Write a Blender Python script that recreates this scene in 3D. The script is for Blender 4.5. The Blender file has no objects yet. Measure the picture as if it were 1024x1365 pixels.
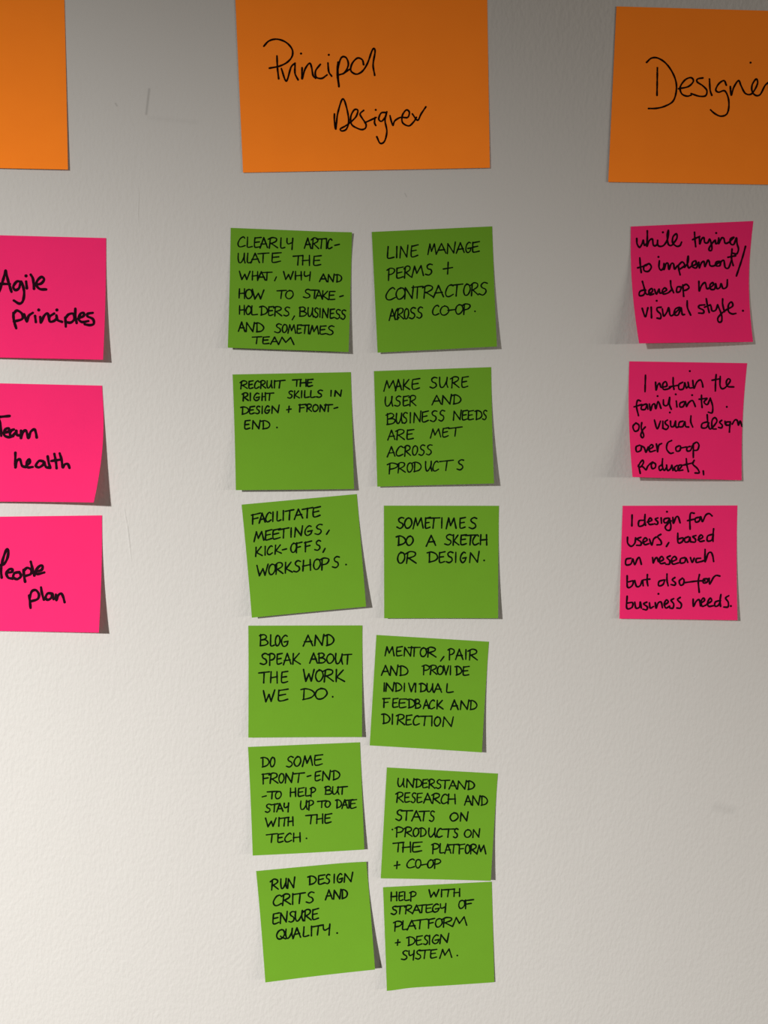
import bpy, bmesh, math, random
from mathutils import Vector, Matrix

random.seed(7)
S = bpy.context.scene
C = S.collection

# ---------------------------------------------------------------- camera
W_PX, H_PX = 1024.0, 1365.0
F_PX = 28.0 / 36.0 * H_PX            # focal length in pixels
PITCH = math.radians(6.8)            # the phone looks slightly down the wall
DIST = 0.511                         # metres from the wall
cam_d = bpy.data.cameras.new('camera'); cam = bpy.data.objects.new('camera', cam_d); C.objects.link(cam)
cam_d.sensor_fit = 'VERTICAL'; cam_d.sensor_height = 36.0; cam_d.lens = 28.0
cam_d.clip_start = 0.01
CAM = Vector((0.0, -DIST, 1.45))
cam.location = CAM
cam.rotation_euler = (math.radians(90) - PITCH, 0, 0)
S.camera = cam
FWD = Vector((0, math.cos(PITCH), -math.sin(PITCH)))
DWN = Vector((0, -math.sin(PITCH), -math.cos(PITCH)))

def wall_point(px, py, lift=0.0):
    """the point `lift` metres in front of the wall that the photo shows at (px, py)"""
    d = FWD + Vector((1, 0, 0)) * ((px - W_PX / 2) / F_PX) + DWN * ((py - H_PX / 2) / F_PX)
    return CAM + d * ((-lift - CAM.y) / d.y)

def project(p):
    r = p - CAM
    z = r.dot(FWD)
    return (W_PX / 2 + F_PX * r.x / z, H_PX / 2 + F_PX * r.dot(DWN) / z)

# ---------------------------------------------------------------- light and exposure
S.view_settings.view_transform = 'Standard'
S.view_settings.look = 'None'
S.view_settings.gamma = 1.0
S.view_settings.use_curve_mapping = False
S.view_settings.exposure = 0.0

w = bpy.data.worlds.new('room_light'); S.world = w; w.use_nodes = True
w.node_tree.nodes['Background'].inputs[0].default_value = (1.0, 0.87, 0.73, 1)
w.node_tree.nodes['Background'].inputs[1].default_value = 0.122

def aim(o, target):
    o.rotation_euler = (Vector(target) - o.location).to_track_quat('-Z', 'Y').to_euler()

def spot(name, loc, target, power, size_deg, blend, radius, color):
    l = bpy.data.lights.new(name, 'SPOT'); l.energy = power; l.color = color
    l.spot_size = math.radians(size_deg); l.spot_blend = blend; l.shadow_soft_size = radius
    o = bpy.data.objects.new(name, l); C.objects.link(o); o.location = loc; aim(o, target)
    return o

# ceiling downlight to the left, its beam falling low on the wall
spot('ceiling_spot_light', (-1.178, -1.554, 1.919), (-0.409, 0, 0.503), 299, 74.9, 1.0, 0.055, (1.0, 0.972, 0.922))
# long pendant tube to the right
tl = bpy.data.lights.new('pendant_tube_light', 'AREA'); tl.shape = 'RECTANGLE'; tl.size = 0.75; tl.size_y = 0.05
tl.energy = 10.5; tl.color = (1.0, 0.91, 0.80)
to = bpy.data.objects.new('pendant_tube_light', tl); C.objects.link(to); to.location = (1.75, -0.85, 1.47); aim(to, (0.1, 0, 1.1))

# ---------------------------------------------------------------- materials
def new_mat(name):
    m = bpy.data.materials.new(name); m.use_nodes = True
    return m, m.node_tree.nodes, m.node_tree.links

def paper(name, col, trans=0.10):
    m, N, L = new_mat(name)
    N.clear()
    out = N.new('ShaderNodeOutputMaterial')
    tc = N.new('ShaderNodeTexCoord')
    n1 = N.new('ShaderNodeTexNoise'); n1.inputs['Scale'].default_value = 900; n1.inputs['Detail'].default_value = 3
    n2 = N.new('ShaderNodeTexNoise'); n2.inputs['Scale'].default_value = 55; n2.inputs['Detail'].default_value = 2
    L.new(tc.outputs['Object'], n1.inputs['Vector']); L.new(tc.outputs['Object'], n2.inputs['Vector'])
    mx = N.new('ShaderNodeMix'); mx.data_type = 'RGBA'
    mx.inputs['A'].default_value = (col[0] * .95, col[1] * .93, col[2] * .95, 1)
    mx.inputs['B'].default_value = (col[0] * 1.05, col[1] * 1.07, col[2] * 1.05, 1)
    ad = N.new('ShaderNodeMath'); ad.operation = 'ADD'
    ml = N.new('ShaderNodeMath'); ml.operation = 'MULTIPLY'; ml.inputs[1].default_value = 0.5
    L.new(n1.outputs['Fac'], ad.inputs[0]); L.new(n2.outputs['Fac'], ad.inputs[1]); L.new(ad.outputs[0], ml.inputs[0])
    L.new(ml.outputs[0], mx.inputs['Factor'])
    bp = N.new('ShaderNodeBump'); bp.inputs['Strength'].default_value = 0.12; bp.inputs['Distance'].default_value = 0.0002
    L.new(n1.outputs['Fac'], bp.inputs['Height'])
    d = N.new('ShaderNodeBsdfDiffuse'); d.inputs['Roughness'].default_value = 0.2     # uncoated matt paper
    t = N.new('ShaderNodeBsdfTranslucent')
    L.new(mx.outputs['Result'], d.inputs['Color']); L.new(mx.outputs['Result'], t.inputs['Color'])
    L.new(bp.outputs['Normal'], d.inputs['Normal'])
    s = N.new('ShaderNodeMixShader'); s.inputs[0].default_value = trans
    L.new(d.outputs[0], s.inputs[1]); L.new(t.outputs[0], s.inputs[2]); L.new(s.outputs[0], out.inputs[0])
    return m

def ink(name, col):
    m, N, L = new_mat(name)
    b = N['Principled BSDF']
    b.inputs['Base Color'].default_value = (*col, 1); b.inputs['Roughness'].default_value = 0.85
    b.inputs['Specular IOR Level'].default_value = 0.04
    return m

GREEN = paper('lime green paper', (0.165, 0.378, 0.028), 0.20)
PINK = paper('hot pink paper', (0.97, 0.036, 0.212), 0.26)
ORANGE = paper('orange paper', (1.14, 0.305, 0.027), 0.08)
INK_G = ink('black fineliner on green', (0.002, 0.006, 0.003))
INK_P = ink('black marker on pink', (0.012, 0.002, 0.006))
INK_O = ink('black pen on orange', (0.008, 0.002, 0.002))

def wall_material():
    m, N, L = new_mat('white painted plaster')
    b = N['Principled BSDF']; b.inputs['Roughness'].default_value = 0.65; b.inputs['Specular IOR Level'].default_value = 0.25
    g = N.new('ShaderNodeNewGeometry')
    # roller texture of the paint
    mp = N.new('ShaderNodeMapping'); mp.inputs['Scale'].default_value = (1.0, 1.0, 0.6); mp.inputs['Rotation'].default_value = (0, math.radians(-14), 0)
    L.new(g.outputs['Position'], mp.inputs['Vector'])
    n1 = N.new('ShaderNodeTexNoise'); n1.inputs['Scale'].default_value = 430; n1.inputs['Detail'].default_value = 3.0; n1.inputs['Roughness'].default_value = .45
    n2 = N.new('ShaderNodeTexNoise'); n2.inputs['Scale'].default_value = 38; n2.inputs['Detail'].default_value = 2
    n3 = N.new('ShaderNodeTexNoise'); n3.inputs['Scale'].default_value = 9; n3.inputs['Detail'].default_value = 3
    for n in (n1, n2, n3): L.new(mp.outputs[0], n.inputs['Vector'])
    b1 = N.new('ShaderNodeBump'); b1.inputs['Strength'].default_value = 0.55; b1.inputs['Distance'].default_value = 0.0006
    b2 = N.new('ShaderNodeBump'); b2.inputs['Strength'].default_value = 0.5; b2.inputs['Distance'].default_value = 0.0008
    L.new(n1.outputs['Fac'], b1.inputs['Height']); L.new(n2.outputs['Fac'], b2.inputs['Height'])
    L.new(b2.outputs['Normal'], b1.inputs['Normal']); L.new(b1.outputs['Normal'], b.inputs['Normal'])
    mx = N.new('ShaderNodeMix'); mx.data_type = 'RGBA'
    mx.inputs['A'].default_value = (0.525, 0.515, 0.505, 1); mx.inputs['B'].default_value = (0.545, 0.538, 0.526, 1)
    L.new(n3.outputs['Fac'], mx.inputs['Factor'])
    # scuffs: soft dark marks with a shape of their own (distance to a short line)
    sep = N.new('ShaderNodeSeparateXYZ'); L.new(g.outputs['Position'], sep.inputs[0])
    def math_(op, a, bb=None):
        n = N.new('ShaderNodeMath'); n.operation = op
        for i, v in enumerate((a, bb)):
            if v is None: continue
            if isinstance(v, (int, float)): n.inputs[i].default_value = v
            else: L.new(v, n.inputs[i])
        return n.outputs[0]
    def mark(p, q, width, strength):
        a, c = wall_point(*p), wall_point(*q)
        dx, dz = c.x - a.x, c.z - a.z; ll = dx * dx + dz * dz
        px = math_('SUBTRACT', sep.outputs['X'], a.x); pz = math_('SUBTRACT', sep.outputs['Z'], a.z)
        t = math_('DIVIDE', math_('ADD', math_('MULTIPLY', px, dx), math_('MULTIPLY', pz, dz)), ll)
        t = math_('MINIMUM', math_('MAXIMUM', t, 0.0), 1.0)
        ex = math_('SUBTRACT', px, math_('MULTIPLY', t, dx)); ez = math_('SUBTRACT', pz, math_('MULTIPLY', t, dz))
        d = math_('SQRT', math_('ADD', math_('MULTIPLY', ex, ex), math_('MULTIPLY', ez, ez)))
        f = math_('SUBTRACT', 1.0, math_('MINIMUM', math_('DIVIDE', d, width), 1.0))
        return math_('MULTIPLY', f, strength)
    tot = None
    for args in (((199, 119), (195, 152), 0.0011, 0.34), ((200, 157), (262, 163), 0.0022, 0.05),
                 ((816, 714), (814, 721), 0.0007, 0.0), ((955, 1076), (975, 1080), 0.005, 0.10),
                 ((540, 258), (542, 262), 0.0006, 0.25), ((154, 138), (156, 141), 0.0007, 0.3)):
        k = mark(*args); tot = k if tot is None else math_('ADD', tot, k)
    m2 = N.new('ShaderNodeMix'); m2.data_type = 'RGBA'
    m2.inputs['B'].default_value = (0.10, 0.095, 0.09, 1)
    L.new(mx.outputs['Result'], m2.inputs['A']); L.new(tot, m2.inputs['Factor'])
    L.new(m2.outputs['Result'], b.inputs['Base Color'])
    return m
WALL = wall_material()

# ---------------------------------------------------------------- the wall
def mesh_obj(name, verts, faces, mat, parent=None, smooth=False):
    me = bpy.data.meshes.new(name); me.from_pydata(verts, [], faces); me.update()
    me.materials.append(mat)
    if smooth:
        for p in me.polygons: p.use_smooth = True
    o = bpy.data.objects.new(name, me); C.objects.link(o)
    if parent: o.parent = parent
    return o

def wall():
    x0, x1, z0, z1 = -1.6, 1.6, 0.0, 2.5
    vs = [(x0, 0, z0), (x1, 0, z0), (x1, 0, z1), (x0, 0, z1), (x0, .1, z0), (x1, .1, z0), (x1, .1, z1), (x0, .1, z1)]
    fs = [(0, 1, 2, 3), (5, 4, 7, 6), (4, 0, 3, 7), (1, 5, 6, 2), (3, 2, 6, 7), (4, 5, 1, 0)]
    # raised paint runs: thin ridges left by the roller
    def ridge(pts, wd, h):
        P = [wall_point(*p) for p in pts]
        n0 = len(vs); k = 6
        for i, p in enumerate(P):
            a = P[max(0, i - 1)]; c = P[min(len(P) - 1, i + 1)]
            t = (c - a); t.y = 0; t.normalize(); n = Vector((-t.z, 0, t.x))
            s = math.sin(math.pi * (i + 0.15) / (len(P) - 0.7))
            for j in range(k + 1):
                q = j / k * 2 - 1
                v = p + n * (q * wd * max(.3, s)); vs.append((v.x, -h * s * math.cos(q * math.pi / 2) + 0.00002, v.z))
        for i in range(len(P) - 1):
            for j in range(k):
                fs.append((n0 + i * (k + 1) + j, n0 + i * (k + 1) + j + 1, n0 + (i + 1) * (k + 1) + j + 1, n0 + (i + 1) * (k + 1) + j))
    ridge([(165, 672), (167.5, 690), (170, 705), (172, 722), (174, 740), (176, 752)], 0.0010, 0.00026)
    ridge([(184, 243), (185, 262), (184, 285), (185, 305)], 0.0007, 0.00022)
    ridge([(757, 570), (760, 576), (761, 573)], 0.0006, 0.0002)
    ridge([(220, 1176), (226, 1180), (229, 1175)], 0.0006, 0.0002)
    ridge([(922, 898), (925, 905), (929, 900)], 0.0006, 0.0002)
    ridge([(12, 1304), (15, 1313), (18, 1309)], 0.0007, 0.0002)
    o = mesh_obj('wall_back', vs, fs, WALL)
    o['kind'] = 'structure'; o['label'] = 'white painted wall with fine roller texture behind the notes'
wall()

# ---------------------------------------------------------------- sheets of paper
PXM = 0.000475       # about one photo pixel on the wall, in metres

class Sheet:
    """corners TL, TR, BR, BL as the photo shows them; lifts of the two bottom corners in photo pixels"""
    def __init__(self, tl, tr, br, bl, lbl, lbr, base=0.0003, power=1.8, ltr=0.0, ltl=0.0, bow_r=0.0, bow_l=0.0, dip=0.0, curl=0.0):
        self.b = base; self.pw = power
        self.lbl, self.lbr, self.ltr, self.ltl = (k * PXM for k in (lbl, lbr, ltr, ltl))
        self.bow_r, self.bow_l, self.dip, self.curl = bow_r * PXM, bow_l * PXM, dip * PXM, curl * PXM
        P = lambda p, l: wall_point(p[0], p[1], base + l)
        self.P = (P(tl, self.ltl), P(tr, self.ltr), P(br, self.lbr), P(bl, self.lbl))
        self.px = (tl, tr, br, bl)
    def lift(self, u, v):
        l = (self.lbl * (1 - u) + self.lbr * u) * max(0.0, (v - 0.12) / 0.88) ** self.pw
        l += self.ltr * max(0, 1 - (1 - u) / .35) ** 2 * max(0, 1 - v / .30) ** 2
        l += self.ltl * max(0, 1 - u / .35) ** 2 * max(0, 1 - v / .30) ** 2
        # the bottom edge of a bent sheet waves a little between its corners
        l += 0.10 * (self.lbl + self.lbr) * math.sin(math.pi * u) * v * v * (0.5 if self.lbl > self.lbr else -0.4)
        l += self.curl * max(0, (u + v - 1.45) / .55) ** 2
        return max(0.0, l) + self.b
    def at(self, u, v, off=0.0):
        a, b, c, d = self.P
        p = (a * (1 - u) + b * u) * (1 - v) + (d * (1 - u) + c * u) * v
        p.x += -self.bow_r * math.sin(math.pi * v) * u * u + self.bow_l * math.sin(math.pi * v) * (1 - u) ** 2
        p.z -= self.dip * math.exp(-(u / .15) ** 2) * v ** 6
        p.y = -self.lift(u, v) - off
        return p
    def uv(self, px, py):
        tl, tr, br, bl = self.px
        u = (px - tl[0]) / (tr[0] - tl[0]); v = (py - tl[1]) / (bl[1] - tl[1])
        for _ in range(6):
            e = 1e-3
            a = project(self.at(u, v)); b = project(self.at(u + e, v)); c = project(self.at(u, v + e))
            j = ((b[0] - a[0]) / e, (c[0] - a[0]) / e, (b[1] - a[1]) / e, (c[1] - a[1]) / e)
            det = j[0] * j[3] - j[1] * j[2]
            rx, ry = px - a[0], py - a[1]
            u += (j[3] * rx - j[1] * ry) / det; v += (-j[2] * rx + j[0] * ry) / det
        return min(1.0, max(0.0, u)), min(1.0, max(0.0, v))
    def build(self, name, mat, parent=None, n=26, th=0.00012):
        vs, fs = [], []
        for back in (0, 1):
            for j in range(n + 1):
                for i in range(n + 1):
                    vs.append(self.at(i / n, j / n, -th if back else 0.0))
        m = (n + 1) ** 2; id_ = lambda i, j, k: k * m + j * (n + 1) + i
        for j in range(n):
            for i in range(n):
                fs.append((id_(i, j, 0), id_(i, j + 1, 0), id_(i + 1, j + 1, 0), id_(i + 1, j, 0)))
                fs.append((id_(i, j, 1), id_(i + 1, j, 1), id_(i + 1, j + 1, 1), id_(i, j + 1, 1)))
        ring = [(i, 0) for i in range(n)] + [(n, j) for j in range(n)] + [(i, n) for i in range(n, 0, -1)] + [(0, j) for j in range(n, 0, -1)]
        for k in range(len(ring)):
            p, q = ring[k], ring[(k + 1) % len(ring)]
            k0 = len(vs); vs += [vs[id_(*p, 0)].copy(), vs[id_(*q, 0)].copy(), vs[id_(*q, 1)].copy(), vs[id_(*p, 1)].copy()]
            fs.append((k0, k0 + 1, k0 + 2, k0 + 3))          # cut edge with its own normals
        o = mesh_obj(name, [tuple(v) for v in vs], fs, mat, parent, smooth=True)
        c = self.at(0.5, 0.0)                                  # origin at the stuck top edge
        for v in o.data.vertices: v.co -= c
        if not parent: o.location = c
        return o

# ---------------------------------------------------------------- pen strokes
def catmull(pts, step):
    if len(pts) < 3: return densify(pts, step)
    out = []
    P = [(2 * pts[0][0] - pts[1][0], 2 * pts[0][1] - pts[1][1])] + list(pts) + [(2 * pts[-1][0] - pts[-2][0], 2 * pts[-1][1] - pts[-2][1])]
    for i in range(1, len(P) - 2):
        p0, p1, p2, p3 = P[i - 1:i + 3]
        n = max(2, int(math.hypot(p2[0] - p1[0], p2[1] - p1[1]) / step) + 1)
        for k in range(n):
            t = k / n
            out.append(tuple(0.5 * (2 * p1[a] + (p2[a] - p0[a]) * t + (2 * p0[a] - 5 * p1[a] + 4 * p2[a] - p3[a]) * t * t +
                                    (3 * p1[a] - p0[a] - 3 * p2[a] + p3[a]) * t ** 3) for a in (0, 1)))
    out.append(tuple(pts[-1]))
    return out

def densify(pts, step):
    out = []
    for a, b in zip(pts, pts[1:]):
        n = max(1, int(math.hypot(b[0] - a[0], b[1] - a[1]) / step))
        out += [(a[0] + (b[0] - a[0]) * k / n, a[1] + (b[1] - a[1]) * k / n) for k in range(n)]
    return out + [tuple(pts[-1])]

class Ink:
    """collects pen strokes of one written line (photo pixels) and lays them on a sheet as one mesh"""
    def __init__(self): self.polys = []
    def ribbon(self, pts, wd):
        q = [pts[0]]
        for p in pts[1:]:
            if math.hypot(p[0] - q[-1][0], p[1] - q[-1][1]) > 0.12: q.append(p)
        if len(q) < 2: return self.dot(pts[0], wd)
        # split at sharp corners so that the ribbon never folds over
        runs, cur = [], [q[0]]
        for i in range(1, len(q)):
            cur.append(q[i])
            if i < len(q) - 1:
                a1 = math.atan2(q[i][1] - q[i - 1][1], q[i][0] - q[i - 1][0]); a2 = math.atan2(q[i + 1][1] - q[i][1], q[i + 1][0] - q[i][0])
                d = abs((a2 - a1 + math.pi) % (2 * math.pi) - math.pi)
                if d > 0.75: runs.append(cur); cur = [q[i]]
        runs.append(cur)
        for r in runs:
            if len(r) < 2: continue
            n = len(r); L, R, T = [], [], []
            for i in range(n):
                a, b = r[max(0, i - 1)], r[min(n - 1, i + 1)]
                dx, dy = b[0] - a[0], b[1] - a[1]; l = math.hypot(dx, dy) or 1; dx /= l; dy /= l
                h = wd / 2 * (1 + 0.10 * math.sin(i * 0.35 + r[0][0]))
                L.append((r[i][0] - dy * h, r[i][1] + dx * h)); R.append((r[i][0] + dy * h, r[i][1] - dx * h)); T.append((dx, dy, h))
            for i in range(n - 1): self.polys.append([L[i], R[i], R[i + 1], L[i + 1]])
            for i, sg in ((0, -1), (n - 1, 1)):
                dx, dy, h = T[i]; cap = []
                for k in range(7):
                    t = -math.pi / 2 + math.pi * k / 6
                    cx, cy = math.cos(t) * h * sg, math.sin(t) * h
                    cap.append((r[i][0] + dx * cx - dy * cy, r[i][1] + dy * cx + dx * cy))
                self.polys.append(cap)
    def dot(self, p, wd):
        self.polys.append([(p[0] + math.cos(k * math.pi / 6) * wd * .62, p[1] + math.sin(k * math.pi / 6) * wd * .62) for k in range(12)])
    def build(self, sheet, parent, mat, label=None):
        vs, fs = [], []; c = parent.location
        for k, poly in enumerate(self.polys):
            n0 = len(vs)
            for p in poly:
                u, v = sheet.uv(*p)
                vs.append(tuple(sheet.at(u, v, 0.00006 + 0.00004 * ((k % 7) / 7)) - c))
            area = sum(poly[i][0] * poly[(i + 1) % len(poly)][1] - poly[(i + 1) % len(poly)][0] * poly[i][1] for i in range(len(poly)))
            idx = list(range(n0, n0 + len(poly)))
            fs.append(tuple(idx if area < 0 else idx[::-1]))
        o = mesh_obj('handwritten_line', vs, fs, mat, parent)
        if label: o['label'] = label
        return o

# block capitals in this writer's hand: strokes in a 0..1 box (y down); 's' smooth, 'p' with corners
G = {
 'A': [('p', (0, 1.05), (.50, 0), (.98, 1.0)), ('p', (.16, .66), (.86, .62))],
 'B': [('p', (.10, 0), (.08, 1)), ('s', (-.05, .10), (.45, -.02), (.78, .14), (.66, .36), (.14, .50)), ('s', (.14, .50), (.70, .50), (.96, .72), (.66, .96), (.02, 1.02))],
 'C': [('s', (.92, .12), (.72, 0), (.32, .18), (.04, .62), (.14, .94), (.46, 1.0), (.96, .84))],
 'D': [('p', (.20, .02), (.18, 1.0)), ('s', (-.06, .08), (.34, 0), (.80, .18), (.98, .52), (.72, .84), (.12, 1.0))],
 'E': [('p', (.96, -.02), (.14, .06)), ('s', (.14, .04), (.08, .5), (.10, .95), (.40, 1.0), (.90, .90)), ('p', (.12, .50), (.74, .44))],
 'F': [('p', (.14, .02), (.10, 1.05)), ('p', (-.02, .08), (.98, -.02)), ('p', (.12, .52), (.74, .44))],
 'G': [('s', (.86, .10), (.56, 0), (.18, .30), (.06, .72), (.36, 1.0), (.78, .88), (.94, .56)), ('p', (.42, .60), (1.0, .54))],
 'H': [('p', (.12, 0), (.08, 1.0)), ('p', (.88, -.02), (.90, 1.02)), ('p', (.06, .54), (.92, .46))],
 'I': [('p', (.55, 0), (.45, 1.0))],
 'K': [('p', (.14, 0), (.08, 1.02)), ('p', (.84, .02), (.18, .62), (.98, 1.0))],
 'L': [('s', (.16, 0), (.10, .5), (.10, .94), (.40, 1.0), (.98, .94))],
 'M': [('p', (0, 1.05), (.24, .02), (.46, .74), (.80, .04), (1.0, 1.0))],
 'N': [('p', (.06, 1.02), (.14, .04), (.80, .98), (.96, -.06))],
 'O': [('s', (.58, .04), (.22, .16), (.02, .58), (.22, .96), (.62, .94), (.96, .56), (.84, .14), (.46, .02))],
 'P': [('p', (.20, .04), (.14, 1.10)), ('s', (-.06, .12), (.40, -.02), (.88, .10), (.94, .34), (.64, .54), (.16, .60))],
 'Q': [('s', (.62, .02), (.24, .16), (.04, .56), (.22, .92), (.60, .92), (.92, .52), (.80, .12), (.50, .02)), ('s', (.46, .66), (.66, .86), (1.04, 1.0))],
 'R': [('p', (.18, .04), (.08, 1.04)), ('s', (-.06, .16), (.40, -.04), (.86, .06), (.82, .34), (.22, .58)), ('p', (.24, .54), (.98, 1.0))],
 'S': [('s', (.96, .06), (.60, -.02), (.26, .16), (.36, .40), (.74, .56), (.82, .82), (.46, 1.02), (.02, .92))],
 'T': [('p', (-.02, .08), (1.02, 0)), ('p', (.52, .04), (.44, 1.0))],
 'U': [('s', (.06, 0), (.02, .55), (.16, .96), (.50, .90), (.84, .40), (.92, .0)), ('s', (.90, .02), (.86, .60), (1.0, 1.0))],
 'V': [('p', (0, 0), (.46, 1.0), (1.0, -.02))],
 'W': [('p', (0, 0), (.20, 1.0), (.52, .36), (.70, .98), (1.0, .0))],
 'Y': [('s', (.06, 0), (.04, .40), (.26, .58), (.82, .40)), ('p', (.92, 0), (.80, 1.12))],
}

def block_line(words, org, scale, wd):
    k = Ink(); wd *= 1.10
    P = lambda x, y: (org[0] + x / scale, org[1] + y / scale)
    for wtxt, spans, y0, y1, h in words:
        sp = [tuple(float(t) for t in s.split('-')) for s in spans.split()]
        X0, X1 = sp[0][0], sp[-1][1]
        for ch, (a, b) in zip(wtxt, sp):
            f = ((a + b) / 2 - X0) / max(1.0, X1 - X0)
            top = y0 + (y1 - y0) * f
            sl = (y1 - y0) / max(1.0, X1 - X0) if len(sp) > 1 else 0.0
            if ch == '.': k.dot(P((a + b) / 2, h if len(wtxt) == 1 else y0 + h), wd); continue
            if ch == '-': k.ribbon(densify([P(a, y0 + 4), P(b, y0 - 3)], .8), wd); continue
            if ch == ',': k.ribbon(densify([P(b, y0), P(a, y0 + h)], .8), wd); continue
            if ch == '+':
                k.ribbon(densify([P(a, y0 + h * .58), P(b, y0 + h * .45)], .8), wd)
                k.ribbon(densify([P((a + b) / 2 + 2, y0), P((a + b) / 2 - 2, y0 + h)], .8), wd); continue
            jr = lambda s: random.uniform(-s, s)
            g = 1.5
            for st in G[ch]:
                pts = [P(a + g + (b - a - 2 * g) * (x + jr(.025)), top + h * (y + jr(.02)) + sl * (x - .5) * (b - a)) for x, y in st[1:]]
                k.ribbon(catmull(pts, .7) if st[0] == 's' else densify(pts, .7), wd * random.uniform(.93, 1.08))
    return k

def script_line(strokes, org, scale, wd):
    """joined-up writing: each stroke is a list of points, a single point is a dot"""
    k = Ink()
    for st in strokes.split(';'):
        v = [float(t) for t in st.replace(',', ' ').split()]
        if not v: continue
        pts = [(org[0] + v[i] / scale, org[1] + v[i + 1] / scale) for i in range(0, len(v), 2)]
        if len(pts) == 1: k.dot(pts[0], wd)
        else: k.ribbon(catmull(pts, .7), wd)
    return k

def note(label, group, sheet, mat, inkmat, lines, category='sticky note', name='sticky_note'):
    if lines:
        c = sheet.at(0.5, 0.0)                                 # origin at the stuck top edge
        o = bpy.data.objects.new(name, None); C.objects.link(o); o.location = c; o.empty_display_size = 0.01
        sheet.build('paper_sheet', mat, o)
    else:
        o = sheet.build(name, mat)
    o['label'] = label; o['category'] = category; o['group'] = group
    for k in lines: k.build(sheet, o, inkmat)
    return o

# ---------------------------------------------------------------- orange cards
GO = 'large orange cards along the top'
note('large blank orange card cut off by the left edge, above the pink notes', GO,
     Sheet((-246, -12), (85.5, -8), (90.5, 226), (-244, 219), 1, 2.0, base=.0004), ORANGE, INK_O, [], 'paper card', 'heading_card')
PR = ("50,135 80,105 125,95 175,112 210,150 212,190 185,225 140,248 82,260; 125,190 128,260 135,320; 150,262 178,333 205,255 228,232;"
      "228,240 228,290 245,326; 262,177; 268,258 268,320 285,265 310,232 322,255 330,300 345,318; 372,238 345,275 348,310 380,318 410,298;"
      "415,230 420,280 436,305; 420,184; 472,225 468,290 478,365 472,270 490,202 518,200 531,240 510,285 478,298;"
      "505,288 545,262; 618,240 610,212 582,203 552,235 546,275 577,294 612,276 640,232 664,165 676,148 683,168 672,240 681,300")
DE = ("452,520 452,560 460,605 470,520 498,435 520,480 533,560 520,606 494,617 486,605 512,590 545,566 575,535 585,500 565,497 545,535 550,580 585,603 612,609 630,598 630,575 610,545 598,520 618,500;"
      "625,570 690,540; 683,540 680,570 687,586; 687,497; 748,512 718,515 704,548 720,562 743,535 750,508;746,520 740,560 750,620 737,675 712,687 693,650;"
      "768,530 775,560 785,585 795,560 828,540 868,540 878,510 860,498 838,530 840,570 875,588 903,565 918,540; 895,520 925,556 945,520 972,480")
note('large orange card in the top middle, reading Principal Designer', GO,
     Sheet((313.5, -6), (649.5, -8), (653.2, 223.6), (324, 230), .6, 1.6, base=.0004), ORANGE, INK_O,
     [script_line(PR, (340, 30), 4.2667, 2.5), script_line(DE, (340, 30), 4.2667, 2.4)], 'paper card', 'heading_card')
D2 = ("185,172 182,382; 103,132 140,100 190,100 250,140 300,210 328,290 325,370 300,430 240,465 180,480 118,482;"
      "345,332 420,315 458,275 440,248 395,265 358,320 370,370 410,388 442,380; 530,250 490,258 487,280 530,310 560,345 550,385 500,388 440,368;"
      "580,258 585,340 598,382; 892,134; 708,305 690,270 650,295 628,340 650,358 695,348 722,400 727,470 710,525 665,540 620,520 588,492;"
      "738,315 745,380 765,320 800,270 820,310 850,365 890,375 920,345 945,290 935,258 905,300 903,350 930,382 965,375 1000,310 1025,285; 1030,300 1035,350 1060,270 1085,290")
note('large orange card cut off by the right edge, reading Designer', GO,
     Sheet((822, 8.5), (1154, 18), (1146, 248), (811, 242.5), .8, 1.0, base=.0004), ORANGE, INK_O,
     [script_line(D2, (844, 60), 5.689, 2.4)], 'paper card', 'heading_card')

# ---------------------------------------------------------------- pink notes on the left
GL = 'pink sticky notes in the left column'
AG = ("-8,285 30,170 55,80; 55,80 80,180 112,285; 2,207 95,210; 208,188 165,185 130,235 150,268 185,250 208,188 235,280 225,370 190,400 135,370;"
      "255,185 262,250; 254,130; 300,118 322,160 332,255; 345,215 400,205 430,165 405,140 365,175 355,220 390,258 450,262")
PN = ("130,490 135,560 158,640; 130,505 165,468 215,500 215,550 135,575; 235,505 262,575 280,520 320,490; 342,520 350,580; 378,462;"
      "392,530 400,585 430,520 465,497 482,570; 528,497 482,530 487,575 525,570 555,545; 550,515 562,560 605,578; 555,462;"
      "635,535 640,580 642,625; 640,540 670,505 715,500 725,550 690,585 640,580; 735,450 735,520 748,590;"
      "765,545 815,520 815,490 785,500 768,550 800,580 862,570; 905,490 855,500 855,525 905,550 915,595 880,610 825,602")
note('pink sticky note reading Agile principles, topmost of the left column', GL,
     Sheet((-22, 313.0), (141.4, 317.3), (137.3, 479.5), (-25, 476), 6, 11), PINK, INK_P,
     [script_line(AG, (0, 350), 7.314, 3.7), script_line(PN, (0, 350), 7.314, 3.6)])
TE = ("-60,122 0,115 93,106; -15,120 5,200 12,300; 38,272 85,255 85,225 50,240 40,290 80,312 130,303; 135,237 108,250 97,285 120,300 150,270 160,250 165,290 190,295;"
      "205,250 205,320 225,262 255,250 277,320 300,260 335,237 350,270 358,315")
HE = ("150,465 150,605 165,545 195,530 215,590 250,605; 255,590 290,562 285,530 260,560 270,605 320,603; 420,547 380,545 350,590 380,607 420,582 432,556 448,602 490,612;"
      "465,500 475,560 490,610; 530,475 545,550 552,615; 500,545 600,530; 582,470 600,530 612,605 632,578 662,575 678,612")
note('pink sticky note reading Team health, its lower right corner bent up furthest', GL,
     Sheet((-20, 510.5), (136, 514), (126, 669.5), (-22, 668.5), 9, 20, curl=3.0, bow_r=-4), PINK, INK_P,
     [script_line(TE, (0, 540), 7.314, 3.7), script_line(HE, (0, 540), 7.314, 3.6)])
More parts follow.
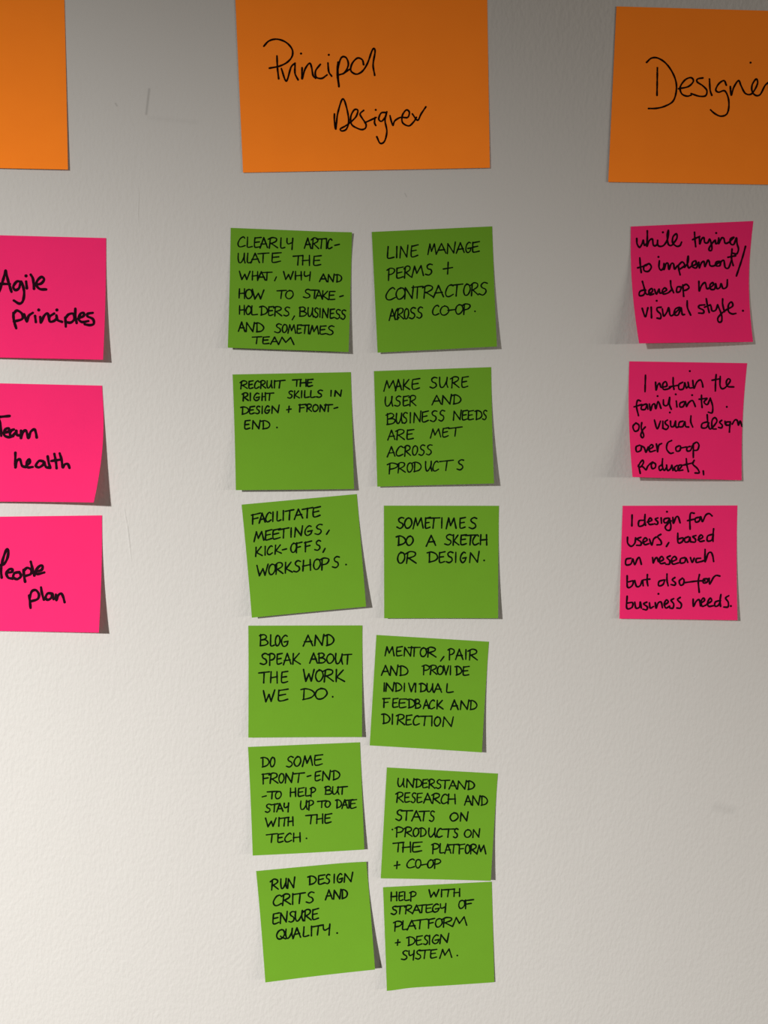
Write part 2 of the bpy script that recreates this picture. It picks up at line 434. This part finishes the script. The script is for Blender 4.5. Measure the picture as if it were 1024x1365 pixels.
PE = ("16,365 10,280 30,180 65,92 82,110 70,180 35,235 -20,245; 65,317 115,310 120,285 90,285 62,320 80,365 122,375;"
      "185,312 142,322 130,362 168,380 205,350 188,310; 230,290 235,350 245,405; 230,300 265,270 305,290 300,330 245,350; 300,210 315,270 335,345; 345,307 405,290 415,252 390,250 350,295 360,330 432,315")
PL = ("285,540 292,600 298,660; 290,560 310,500 350,488 380,530 365,575 300,597; 400,460 410,520 428,580; 508,520 465,520 445,560 465,582 500,562 510,522 522,577; 545,530 550,585 565,542 595,520 615,550 630,605")
note('pink sticky note reading People plan, lowest of the left column', GL,
     Sheet((-20, 689), (135.9, 687), (131.7, 843.3), (-22, 840.8), 4, 14), PINK, INK_P,
     [script_line(PE, (0, 720), 7.314, 3.7), script_line(PL, (0, 720), 7.314, 3.6)])

# ---------------------------------------------------------------- green notes: left column of the pair, then right column
GG = 'green sticky notes under the middle orange card'
def green(label, tl, tr, br, bl, lbl, lbr, org, lines, wd=1.75, **kw):
    c = lambda p: (org[0] + p[0] / 5.12, org[1] + p[1] / 5.12)
    return note(label, GG, Sheet(c(tl), c(tr), c(br), c(bl), lbl, lbr, **kw), GREEN, INK_G,
                [block_line(l, org, 5.12, wd) for l in lines])

green('green sticky note with seven lines beginning CLEARLY ARTICULATE', (90, 70), (918, 100), (895, 918), (70, 888), 7, 7, (290, 290), [
  [('CLEARLY', '138-192 198-240 248-302 288-345 348-412 428-462 470-520', 132, 142, 68), ('ARTIC', '592-640 642-692 678-742 736-752 748-784', 140, 146, 68), ('-', '800-832', 186, 186, 10)],
  [('ULATE', '138-190 200-234 225-288 275-350 365-438', 245, 240, 64), ('THE', '518-582 575-635 650-712', 258, 262, 65)],
  [('WHAT', '148-225 232-280 272-328 305-372', 365, 372, 58), (',', '390-402', 405, 405, 26), ('WHY', '450-520 525-580 590-640', 368, 370, 55), ('AND', '695-750 750-800 808-850', 384, 390, 52)],
  [('HOW', '142-192 190-240 236-318', 485, 495, 64), ('TO', '405-470 462-520', 495, 497, 58), ('STAKE', '585-640 635-692 668-716 712-760 758-806', 488, 505, 58), ('-', '835-858', 536, 536, 10)],
  [('HOLDERS', '145-190 192-232 228-275 290-345 345-385 385-440 450-495', 600, 612, 60), (',', '510-525', 672, 672, 26), ('BUSINESS', '558-610 615-655 655-692 692-708 712-760 765-802 802-840 840-878', 610, 632, 62)],
  [('AND', '142-190 190-255 258-318', 712, 722, 62), ('SOMETIMES', '388-440 440-478 480-535 540-578 568-628 614-630 630-692 695-745 745-798', 725, 742, 58)],
  [('TEAM', '238-302 305-357 360-418 415-525', 812, 818, 48)]], ltr=3)
green('green sticky note beginning LINE MANAGE PERMS', (80, 98), (902, 60), (935, 880), (120, 922), 5, 9, (480, 290), [
  [('LINE', '182-234 240-262 268-332 345-400', 200, 188, 78), ('MANAGE', '462-520 520-590 590-655 655-715 718-762 762-820', 180, 165, 70)],
  [('PERMS', '185-240 245-300 300-348 350-435 445-498', 350, 316, 72), ('+', '568-632', 305, 305, 80)],
  [('CONTRACTORS', '175-245 245-310 300-370 355-430 430-505 500-572 580-640 620-702 705-755 755-810 810-872', 482, 444, 80)],
  [('ACROSS', '198-242 235-268 250-300 300-335 335-382 385-430', 626, 612, 72), ('CO', '492-542 545-610', 598, 602, 66), ('-', '600-655', 630, 630, 10), ('OP', '650-705 700-755', 594, 588, 66), ('.', '780-790', 640, 0, 640)]])
green('green sticky note reading RECRUIT THE RIGHT SKILLS IN DESIGN', (103, 98), (910, 82), (932, 880), (125, 888), 9, 8, (290, 480), [
  [('RECRUIT', '155-206 210-246 250-286 290-330 335-374 382-396 392-460', 145, 138, 50), ('THE', '512-572 560-610 610-655', 132, 132, 47)],
  [('RIGHT', '170-212 218-230 245-290 300-332 325-385', 226, 224, 50), ('SKILLS', '478-516 520-562 566-582 590-626 632-668 675-718', 212, 206, 47), ('IN', '765-785 795-850', 208, 208, 38)],
  [('DESIGN', '160-216 215-256 258-292 298-312 320-358 365-425', 320, 310, 50), ('+', '472-502', 315, 315, 42), ('FRONT', '555-605 605-645 648-690 695-742 730-785', 302, 304, 48), ('-', '795-820', 326, 326, 10)],
  [('END', '182-226 232-295 300-360', 412, 414, 57), ('.', '400-412', 460, 0, 460)]], wd=1.85, ltr=0)
green('green sticky note reading MAKE SURE USER AND BUSINESS NEEDS ARE MET', (95, 75), (895, 48), (915, 842), (118, 864), 5, 13, (480, 480), [
  [('MAKE', '162-245 240-286 290-342 350-412', 140, 126, 70), ('SURE', '475-530 540-602 620-680 690-742', 120, 114, 70)],
  [('USER', '170-225 235-282 290-336 335-385', 250, 244, 66), ('AND', '490-555 555-630 630-692', 240, 238, 62)],
  [('BUSINESS', '180-245 245-290 285-326 335-352 362-420 420-472 478-530 535-580', 368, 342, 70), ('NEEDS', '632-695 695-736 735-778 785-835 835-868', 346, 344, 62)],
  [('ARE', '188-242 245-306 315-370', 478, 475, 65), ('MET', '478-552 560-610 605-698', 470, 456, 60)],
  [('ACROSS', '185-242 245-296 300-347 355-396 400-446 450-495', 592, 578, 66)],
  [('PRODUCTS', '188-260 255-312 320-362 360-420 445-492 495-538 545-638 660-710', 706, 680, 66)]])
green('green sticky note reading FACILITATE MEETINGS, KICK-OFFS, WORKSHOPS, tilted leftward', (62, 116), (848, 44), (912, 812), (132, 888), 9, 11, (310, 650), [
  [('FACILITATE', '130-192 180-226 225-266 266-286 300-332 338-356 360-420 420-480 475-548 545-605', 182, 130, 64)],
  [('MEETINGS', '145-215 220-272 270-332 315-386 393-407 420-482 490-546 560-615', 302, 250, 64), (',', '642-660', 290, 290, 28)],
  [('KICK', '152-206 214-232 235-276 285-336', 408, 388, 60), ('-', '340-368', 421, 421, 10), ('OFFS', '395-440 430-477 490-542 560-605', 380, 360, 64), (',', '618-632', 415, 415, 26)],
  [('WORKSHOPS', '165-245 245-296 290-347 355-410 415-467 475-540 550-602 600-662 680-732', 532, 470, 72), ('.', '770-780', 525, 0, 525)]], wd=1.95)
green('green sticky note reading SOMETIMES DO A SKETCH OR DESIGN', (112, 123), (897, 124), (892, 892), (114, 892), 6, 9, (490, 650), [
  [('SOMETIMES', '198-252 250-305 310-380 390-432 410-495 498-516 535-607 625-672 690-750', 204, 206, 72)],
  [('DO', '200-262 262-315', 330, 328, 65), ('A', '400-468', 325, 325, 70), ('SKETCH', '525-580 580-626 632-680 670-737 715-762 765-820', 322, 322, 68)],
  [('OR', '202-258 260-335', 440, 440, 75), ('DESIGN', '410-480 485-532 535-587 594-610 630-676 690-765', 440, 440, 70), ('.', '790-802', 497, 0, 497)]], wd=1.95)
green('green sticky note reading BLOG AND SPEAK ABOUT THE WORK WE DO', (108, 72), (886, 70), (884, 832), (108, 836), 6, 7, (310, 820), [
  [('BLOG', '185-245 255-287 290-327 330-382', 132, 138, 75), ('AND', '480-550 555-627 635-695', 136, 134, 72)],
  [('SPEAK', '188-242 245-292 300-342 345-402 405-465', 264, 260, 72), ('ABOUT', '525-582 585-637 640-695 700-754 755-815', 256, 268, 68)],
  [('THE', '180-252 255-312 330-382', 388, 385, 75), ('WORK', '482-560 565-622 620-692 700-768', 372, 372, 80)],
  [('WE', '208-290 305-385', 515, 506, 76), ('DO', '470-560 560-650', 502, 496, 74), ('.', '678-690', 557, 0, 557)]], wd=1.95)
green('green sticky note reading MENTOR, PAIR AND PROVIDE INDIVIDUAL FEEDBACK', (112, 84), (880, 130), (832, 886), (66, 838), 3, 9, (480, 830), [
  [('MENTOR', '168-235 245-292 295-357 330-412 410-456 455-522', 162, 172, 62), (',', '550-572', 232, 232, 30), ('PAIR', '602-647 650-706 713-732 740-805', 178, 186, 68)],
  [('AND', '145-202 200-262 265-330', 290, 298, 66), ('PROVIDE', '425-476 475-527 525-572 570-606 608-626 650-696 700-748', 290, 300, 60)],
  [('INDIVIDUAL', '155-175 170-236 235-287 294-312 330-372 371-387 405-456 455-502 505-560 585-640', 410, 418, 58)],
  [('FEEDBACK', '155-206 220-262 262-322 325-377 375-417 430-472 470-512 520-570', 515, 530, 60), ('AND', '618-672 680-746 745-800', 528, 532, 63)],
  [('DIRECTION', '150-206 210-232 250-306 310-357 360-407 395-490 480-500 505-552 560-640', 622, 646, 66)]], wd=1.85)
green('green sticky note reading DO SOME FRONT-END and STAY UP TO DATE', (106, 132), (870, 100), (900, 832), (138, 873), 8, 6, (310, 970), [
  [('DO', '195-252 255-292', 202, 200, 66), ('SOME', '365-417 418-470 475-547 555-620', 200, 184, 68)],
  [('FRONT', '202-256 250-312 315-354 355-417 415-490', 314, 308, 66), ('-', '510-535', 329, 329, 10), ('END', '560-606 610-672 680-735', 300, 292, 62)],
  [('-', '203-230', 468, 468, 10), ('TO', '238-305 290-335', 435, 432, 52), ('HELP', '390-436 445-492 495-532 530-570', 414, 408, 56), ('BUT', '630-682 680-727 715-785', 402, 402, 52)],
  [('STAY', '222-264 262-312 300-347 350-388', 524, 514, 53), ('UP', '462-512 515-555', 500, 495, 60), ('TO', '580-640 630-670', 500, 498, 45), ('DATE', '705-747 745-787 770-822 800-850', 491, 492, 57)],
  [('WITH', '225-300 308-326 325-386 375-418', 618, 610, 57), ('THE', '500-576 570-622 625-680', 596, 588, 60)],
  [('TECH', '232-306 305-352 355-407 410-470', 726, 718, 58), ('.', '500-510', 755, 0, 755)]], wd=1.85)
green('green sticky note reading UNDERSTAND RESEARCH AND STATS ON PRODUCTS', (132, 118), (890, 160), (842, 892), (90, 875), 6, 10, (490, 1000), [
  [('UNDERSTAND', '205-252 262-322 325-372 372-414 415-462 465-507 500-562 555-612 610-680 680-732', 192, 212, 57)],
  [('RESEARCH', '195-247 250-292 295-332 335-377 380-442 440-497 500-547 545-605', 288, 302, 64), ('AND', '660-712 710-772 770-820', 308, 315, 63)],
  [('STATS', '190-242 230-306 300-366 350-422 420-460', 408, 416, 68), ('ON', '562-622 630-690', 425, 425, 58)],
  [('PRODUCTS', '188-247 250-306 310-352 355-402 415-467 470-512 510-592 585-620', 525, 537, 60), ('ON', '660-712 715-770', 541, 540, 54), ('.', '168-172', 541, 0, 541)],
  [('THE', '175-247 235-302 300-378', 630, 628, 65), ('PLATFORM', '438-490 490-522 525-572 555-622 620-667 665-702 700-747 745-808', 638, 646, 62)],
  [('+', '182-220', 760, 760, 48), ('CO', '265-325 325-367', 742, 744, 60), ('-', '365-405', 780, 780, 10), ('OP', '408-452 450-502', 748, 742, 56)]], wd=1.85)
green('green sticky note reading RUN DESIGN CRITS AND ENSURE QUALITY', (110, 160), (862, 97), (922, 832), (173, 920), 10, 13, (320, 1130), [
  [('RUN', '210-264 275-320 320-378', 220, 205, 66), ('DESIGN', '465-522 530-582 580-617 634-652 660-702 705-772', 194, 170, 60)],
  [('CRITS', '225-287 285-347 350-370 370-447 450-508', 326, 302, 70), ('AND', '582-632 635-692 690-735', 290, 285, 62)],
  [('ENSURE', '220-272 270-327 330-377 375-432 435-487 490-540', 450, 416, 70)],
  [('QUALITY', '245-312 310-362 360-417 428-472 480-496 500-567 565-620', 562, 520, 66), ('.', '658-668', 582, 0, 582)]], wd=2.0, ltr=3)
green('green sticky note reading HELP WITH STRATEGY OF PLATFORM, lowest of the right green column', (106, 168), (848, 130), (866, 816), (132, 862), 8, 2, (490, 1150), [
  [('HELP', '155-206 212-247 248-287 288-335', 202, 196, 58), ('WITH', '418-490 496-514 510-592 585-635', 184, 178, 50)],
  [('STRATEGY', '160-207 190-257 255-307 305-362 345-402 395-447 440-492 495-540', 298, 278, 54), ('OF', '620-667 660-725', 256, 252, 57)],
  [('PLATFORM', '178-237 235-277 270-332 310-407 410-462 462-512 510-582 580-678', 402, 366, 60)],
  [('+', '190-222', 525, 525, 38), ('DESIGN', '270-327 330-377 380-417 414-432 440-492 490-558', 507, 485, 60)],
  [('SYSTEM', '230-277 280-322 325-372 355-427 425-477 490-575', 603, 586, 58), ('.', '608-618', 633, 0, 633)]], wd=1.85, dip=3)

# ---------------------------------------------------------------- pink notes on the right
GR = 'pink sticky notes in the right column'
S64 = 6.4
L1 = ("32,115 35,160 55,190 75,165 88,130 97,172 115,160; 122,50 122,110 118,180 140,132 165,120 172,165 185,178 205,165 210,130 212,172 240,182 270,165 298,110 302,45 292,90 300,160 325,175 350,150 375,110 370,75 342,100 338,150 370,180 400,175 415,145; 255,62;"
      "525,62 528,120 535,185; 508,125 570,97; 565,100 570,160 585,120 605,108 612,148 638,150 655,120 672,180 670,215 650,215 655,185 700,130 706,158 725,150 732,110 732,158 755,112 775,115 787,155 820,145 860,105 832,118 832,158 860,165 882,110 888,160 900,205 885,245 850,240; 710,68")
L2 = ("58,280 62,340 70,405; 40,365 95,350; 135,328 95,350 95,388 130,395 156,360 137,330 108,348; 225,305 222,360 240,385 262,360 264,328 264,380 280,332 298,327 307,378 325,332 345,330 355,375 383,345 392,385 402,425; 217,272;"
      "385,345 420,315 440,345 402,375; 440,360 468,320 471,265 463,320 475,365 500,350 535,335 535,305 507,320 507,355 540,365 560,318 566,365 585,322 605,312 614,355 637,302 650,312 658,345 690,348 742,312 712,315 705,345 740,347 750,315 775,302 786,360 815,365 840,300; 845,205 840,280 855,345; 810,275 875,262; 960,182 930,290 882,435")
L3 = ("105,135 60,150 55,185 90,180 108,140; 80,65 93,110 108,165 130,175 165,150 160,125 137,145 142,180 175,172; 183,132 200,172 222,130 232,165 285,140 270,120 250,145 260,172 300,162 325,140; 320,60 325,110 347,162; 402,110 377,115 373,155 400,150 412,112; 425,95 428,140 432,192; 425,105 455,90 478,115 460,135 430,145;"
      "562,65 565,145 585,100 615,75 630,125 655,118 685,95 680,75 657,95 662,130 695,130 705,85 715,125 740,118 752,85 768,125 800,110 805,50")
L4 = ("78,295 105,365 127,290; 155,285 158,375; 202,230; 240,285 207,290 207,315 235,345 235,380 205,378; 250,300 262,360 290,325 305,290 316,350 340,352 400,290 362,300 352,345 385,350 410,290 420,345 440,347; 462,230 465,290 492,352;"
      "612,265 567,270 562,290 600,310 600,335 560,335; 625,212 635,270 650,330; 610,285 660,265; 665,275 675,315 705,310 722,265; 722,265 755,350 755,405 730,410 725,375 765,330 800,305 850,275 840,240 815,265 815,320 845,342 878,338; 765,215 765,260 780,325; 938,315")
note('pink sticky note reading while trying to implement, topmost of the right column', GR,
     Sheet((841.1, 301.9), (1004.5, 294.6), (1004, 455.8), (852.2, 457.7), 20, 8, bow_r=4.5, bow_l=-2.0), PINK, INK_P,
     [script_line(L1, (844, 300), S64, 2.5), script_line(L2, (844, 300), S64, 2.5), script_line(L3, (844, 365), S64, 2.5), script_line(L4, (844, 365), S64, 2.5)])
M1 = ("132,65 128,205; 218,125 222,190 236,150 252,134 264,168 285,166 315,155 305,120 280,140 285,185 330,180 350,165; 368,85 368,140 375,185; 335,165 415,150; 450,125 417,145 420,185 455,180 467,130 480,175 495,160; 495,125 505,170 530,172; 535,110 545,175 570,125 600,105 615,130 622,165; 510,30;"
      "735,60 730,120 728,200; 700,108 770,95; 770,75 768,150 785,180 815,168 855,115 840,95 822,120 832,160 885,165")
M2 = ("90,285 65,280 55,330 72,410; 35,335 100,315; 137,310 102,325 97,355 130,355 145,315 152,355; 165,310 175,365 190,320 210,310 220,350 240,290 264,347; 235,243; 285,275 286,312 303,326 324,312 338,255; 338,255 337,315 352,355; 340,383; 395,285 400,335; 390,228;"
      "457,290 427,305 427,335 455,330 472,290 482,332 500,300 530,280 545,300 557,332; 530,235; 610,235 610,290 615,340; 590,270 655,262; 657,265 632,295 660,315 685,260; 685,260 705,330 700,385 668,380; 826,335")
M3 = ("50,120 25,150 40,190 70,180 76,140 50,120; 100,118 96,165 117,225 106,247 92,225 105,185 130,155; 208,95 232,170 260,105; 280,105 280,160; 320,95 300,110 305,130 328,150 310,175 278,165; 345,105 350,150 375,147 388,105 392,155 412,155; 452,105 422,115 417,150 450,150 467,110 475,150 500,155; 520,60 518,110 535,155;"
      "662,110 617,125 612,160 650,160 672,120; 658,50 665,120 685,172 740,110 725,75 700,100 702,165 735,172; 782,98 765,115 787,140 780,162 755,158; 810,105 815,132 840,140; 852,110 820,115 820,140 850,135 856,112 850,160 848,198; 872,130 895,95 915,100 925,140 940,105 955,150")
M4 = ("82,310 52,325 57,365 90,355 96,320 80,310 120,330 135,370 155,325; 155,350 195,325 185,305 165,325 170,365 215,355; 225,300 235,365 245,312 270,295; 355,270 322,290 312,340 340,378 370,375; 417,315 392,330 397,360 425,355 431,320 415,315; 430,335 480,325; 512,320 487,330 487,358 515,355 532,315; 540,300 540,350 540,415; 540,300 570,285 588,310 575,350 540,355")
M5 = ("72,480 79,512 87,550; 70,490 90,455 108,438 115,458 98,488 86,497; 98,488 116,500 136,520 150,492 172,468 195,455 181,480 190,510 215,500 217,470 195,457; 267,480 247,495 255,525 280,510; 278,425 275,480 290,525 312,500 312,480 320,525 345,512 357,480 366,525; 402,482 380,500 390,530 425,510 442,480 415,485 412,525 450,522; 480,425 485,480 498,535; 455,480 540,460; 547,440 535,470 575,510 590,545 555,547; 625,530 628,562")
note('pink sticky note reading I retain the familiarity of visual design, middle of the right column', GR,
     Sheet((839.1, 481.6), (996.2, 484.1), (989, 640.2), (843.4, 635.9), 19, 5, bow_r=2, bow_l=-1), PINK, INK_P,
     [script_line(M1, (840, 490), S64, 2.4), script_line(M2, (840, 490), S64, 2.4), script_line(M3, (840, 545), S64, 2.4), script_line(M4, (840, 545), S64, 2.4), script_line(M5, (840, 545), S64, 2.4)])
N1 = ("107,80 105,172; 207,125 167,130 165,175 205,165 217,130; 218,75 215,125 222,167; 238,140 275,125 262,105 245,130 255,160 287,158; 327,105 305,115 327,140 320,160 298,155; 355,105 358,150; 405,52; 417,105 382,115 382,145 410,140 427,108; 425,110 438,170 430,208 402,207 392,178 440,130; 455,100 460,150 480,102 500,95 517,147;"
      "637,65 607,65 600,120 602,200; 580,128 640,115; 672,100 647,110 650,140 680,130 687,95; 695,95 708,135 735,82 765,68 790,88")
N2 = ("68,270 70,320 100,347 130,320 137,275; 182,270 150,285 182,310 180,337 145,338; 195,317 235,295 220,275 200,300 215,332 250,325; 255,285 275,335 290,287 312,268; 352,245 325,265 352,300 355,330 320,335; 420,315 400,348;"
      "497,235 500,315 535,307 542,275 503,285; 587,265 557,280 560,310 590,305 600,270 607,310; 652,255 625,265 647,285 645,310 615,310; 670,292 710,270 695,250 675,275 685,305 722,300; 792,245 752,260 750,300 785,295 800,250; 803,198 798,250 798,305")
N3 = ("97,90 57,100 55,145 95,140 112,97; 115,100 130,145 150,100 170,85 186,142; 282,85 288,130 304,94 320,86 330,118 348,116 375,100 360,75 340,100 350,135 387,130; 432,70 405,85 427,110 425,140 395,142; 440,122 485,100 470,75 445,100 455,140 502,130; 557,85 522,95 520,130 555,125 567,90 582,125; 605,85 620,125 637,90; 692,90 657,95 655,125 690,120 722,110; 730,15 730,120 755,52 780,40 795,70 803,118")
N4 = ("65,240 68,335 105,327 117,285 75,292; 130,280 145,330 175,325 195,280 202,325; 238,230 235,285 242,325; 205,275 258,268; 377,275 337,290 335,325 370,315 387,275; 405,225 405,280 415,325; 472,255 450,275 477,300 470,320 440,315; 537,260 510,285 520,320 545,310 550,275 535,260; 560,298 660,285 730,283; 682,230 672,290 680,380; 747,265 717,270 715,300 745,295 757,265; 765,262 770,310 800,257 825,237 855,242")
N5 = ("65,415 62,515 105,510 112,470 70,472; 130,465 140,515 170,507 177,465 186,515; 232,465 205,480 237,505 230,530 200,525; 255,470 262,515 290,502; 305,470 312,515 330,472 355,465 366,512; 332,394; 380,492 415,465 400,445 382,480 395,515 427,500; 462,435 440,450 462,480 455,515 430,515; 517,425 495,445 527,480 520,515 490,515;"
      "628,440 630,500 655,457 680,445 690,497; 690,477 725,450 715,430 695,460 705,500 737,490; 745,482 785,455 775,430 752,465 760,500 802,495; 857,450 817,465 815,500 845,490 862,450; 865,400 858,450 862,500; 932,410 905,430 927,465 925,505 890,507; 950,498")
note('pink sticky note reading I design for users, based on research, lowest of the right column', GR,
     Sheet((830.3, 674.2), (983.2, 673.8), (983.4, 826.8), (826, 824.8), 4, 9), PINK, INK_P,
     [script_line(N1, (826, 674), S64, 2.5), script_line(N2, (826, 674), S64, 2.5), script_line(N3, (826, 730), S64, 2.5), script_line(N4, (826, 730), S64, 2.5), script_line(N5, (826, 730), S64, 2.5)])
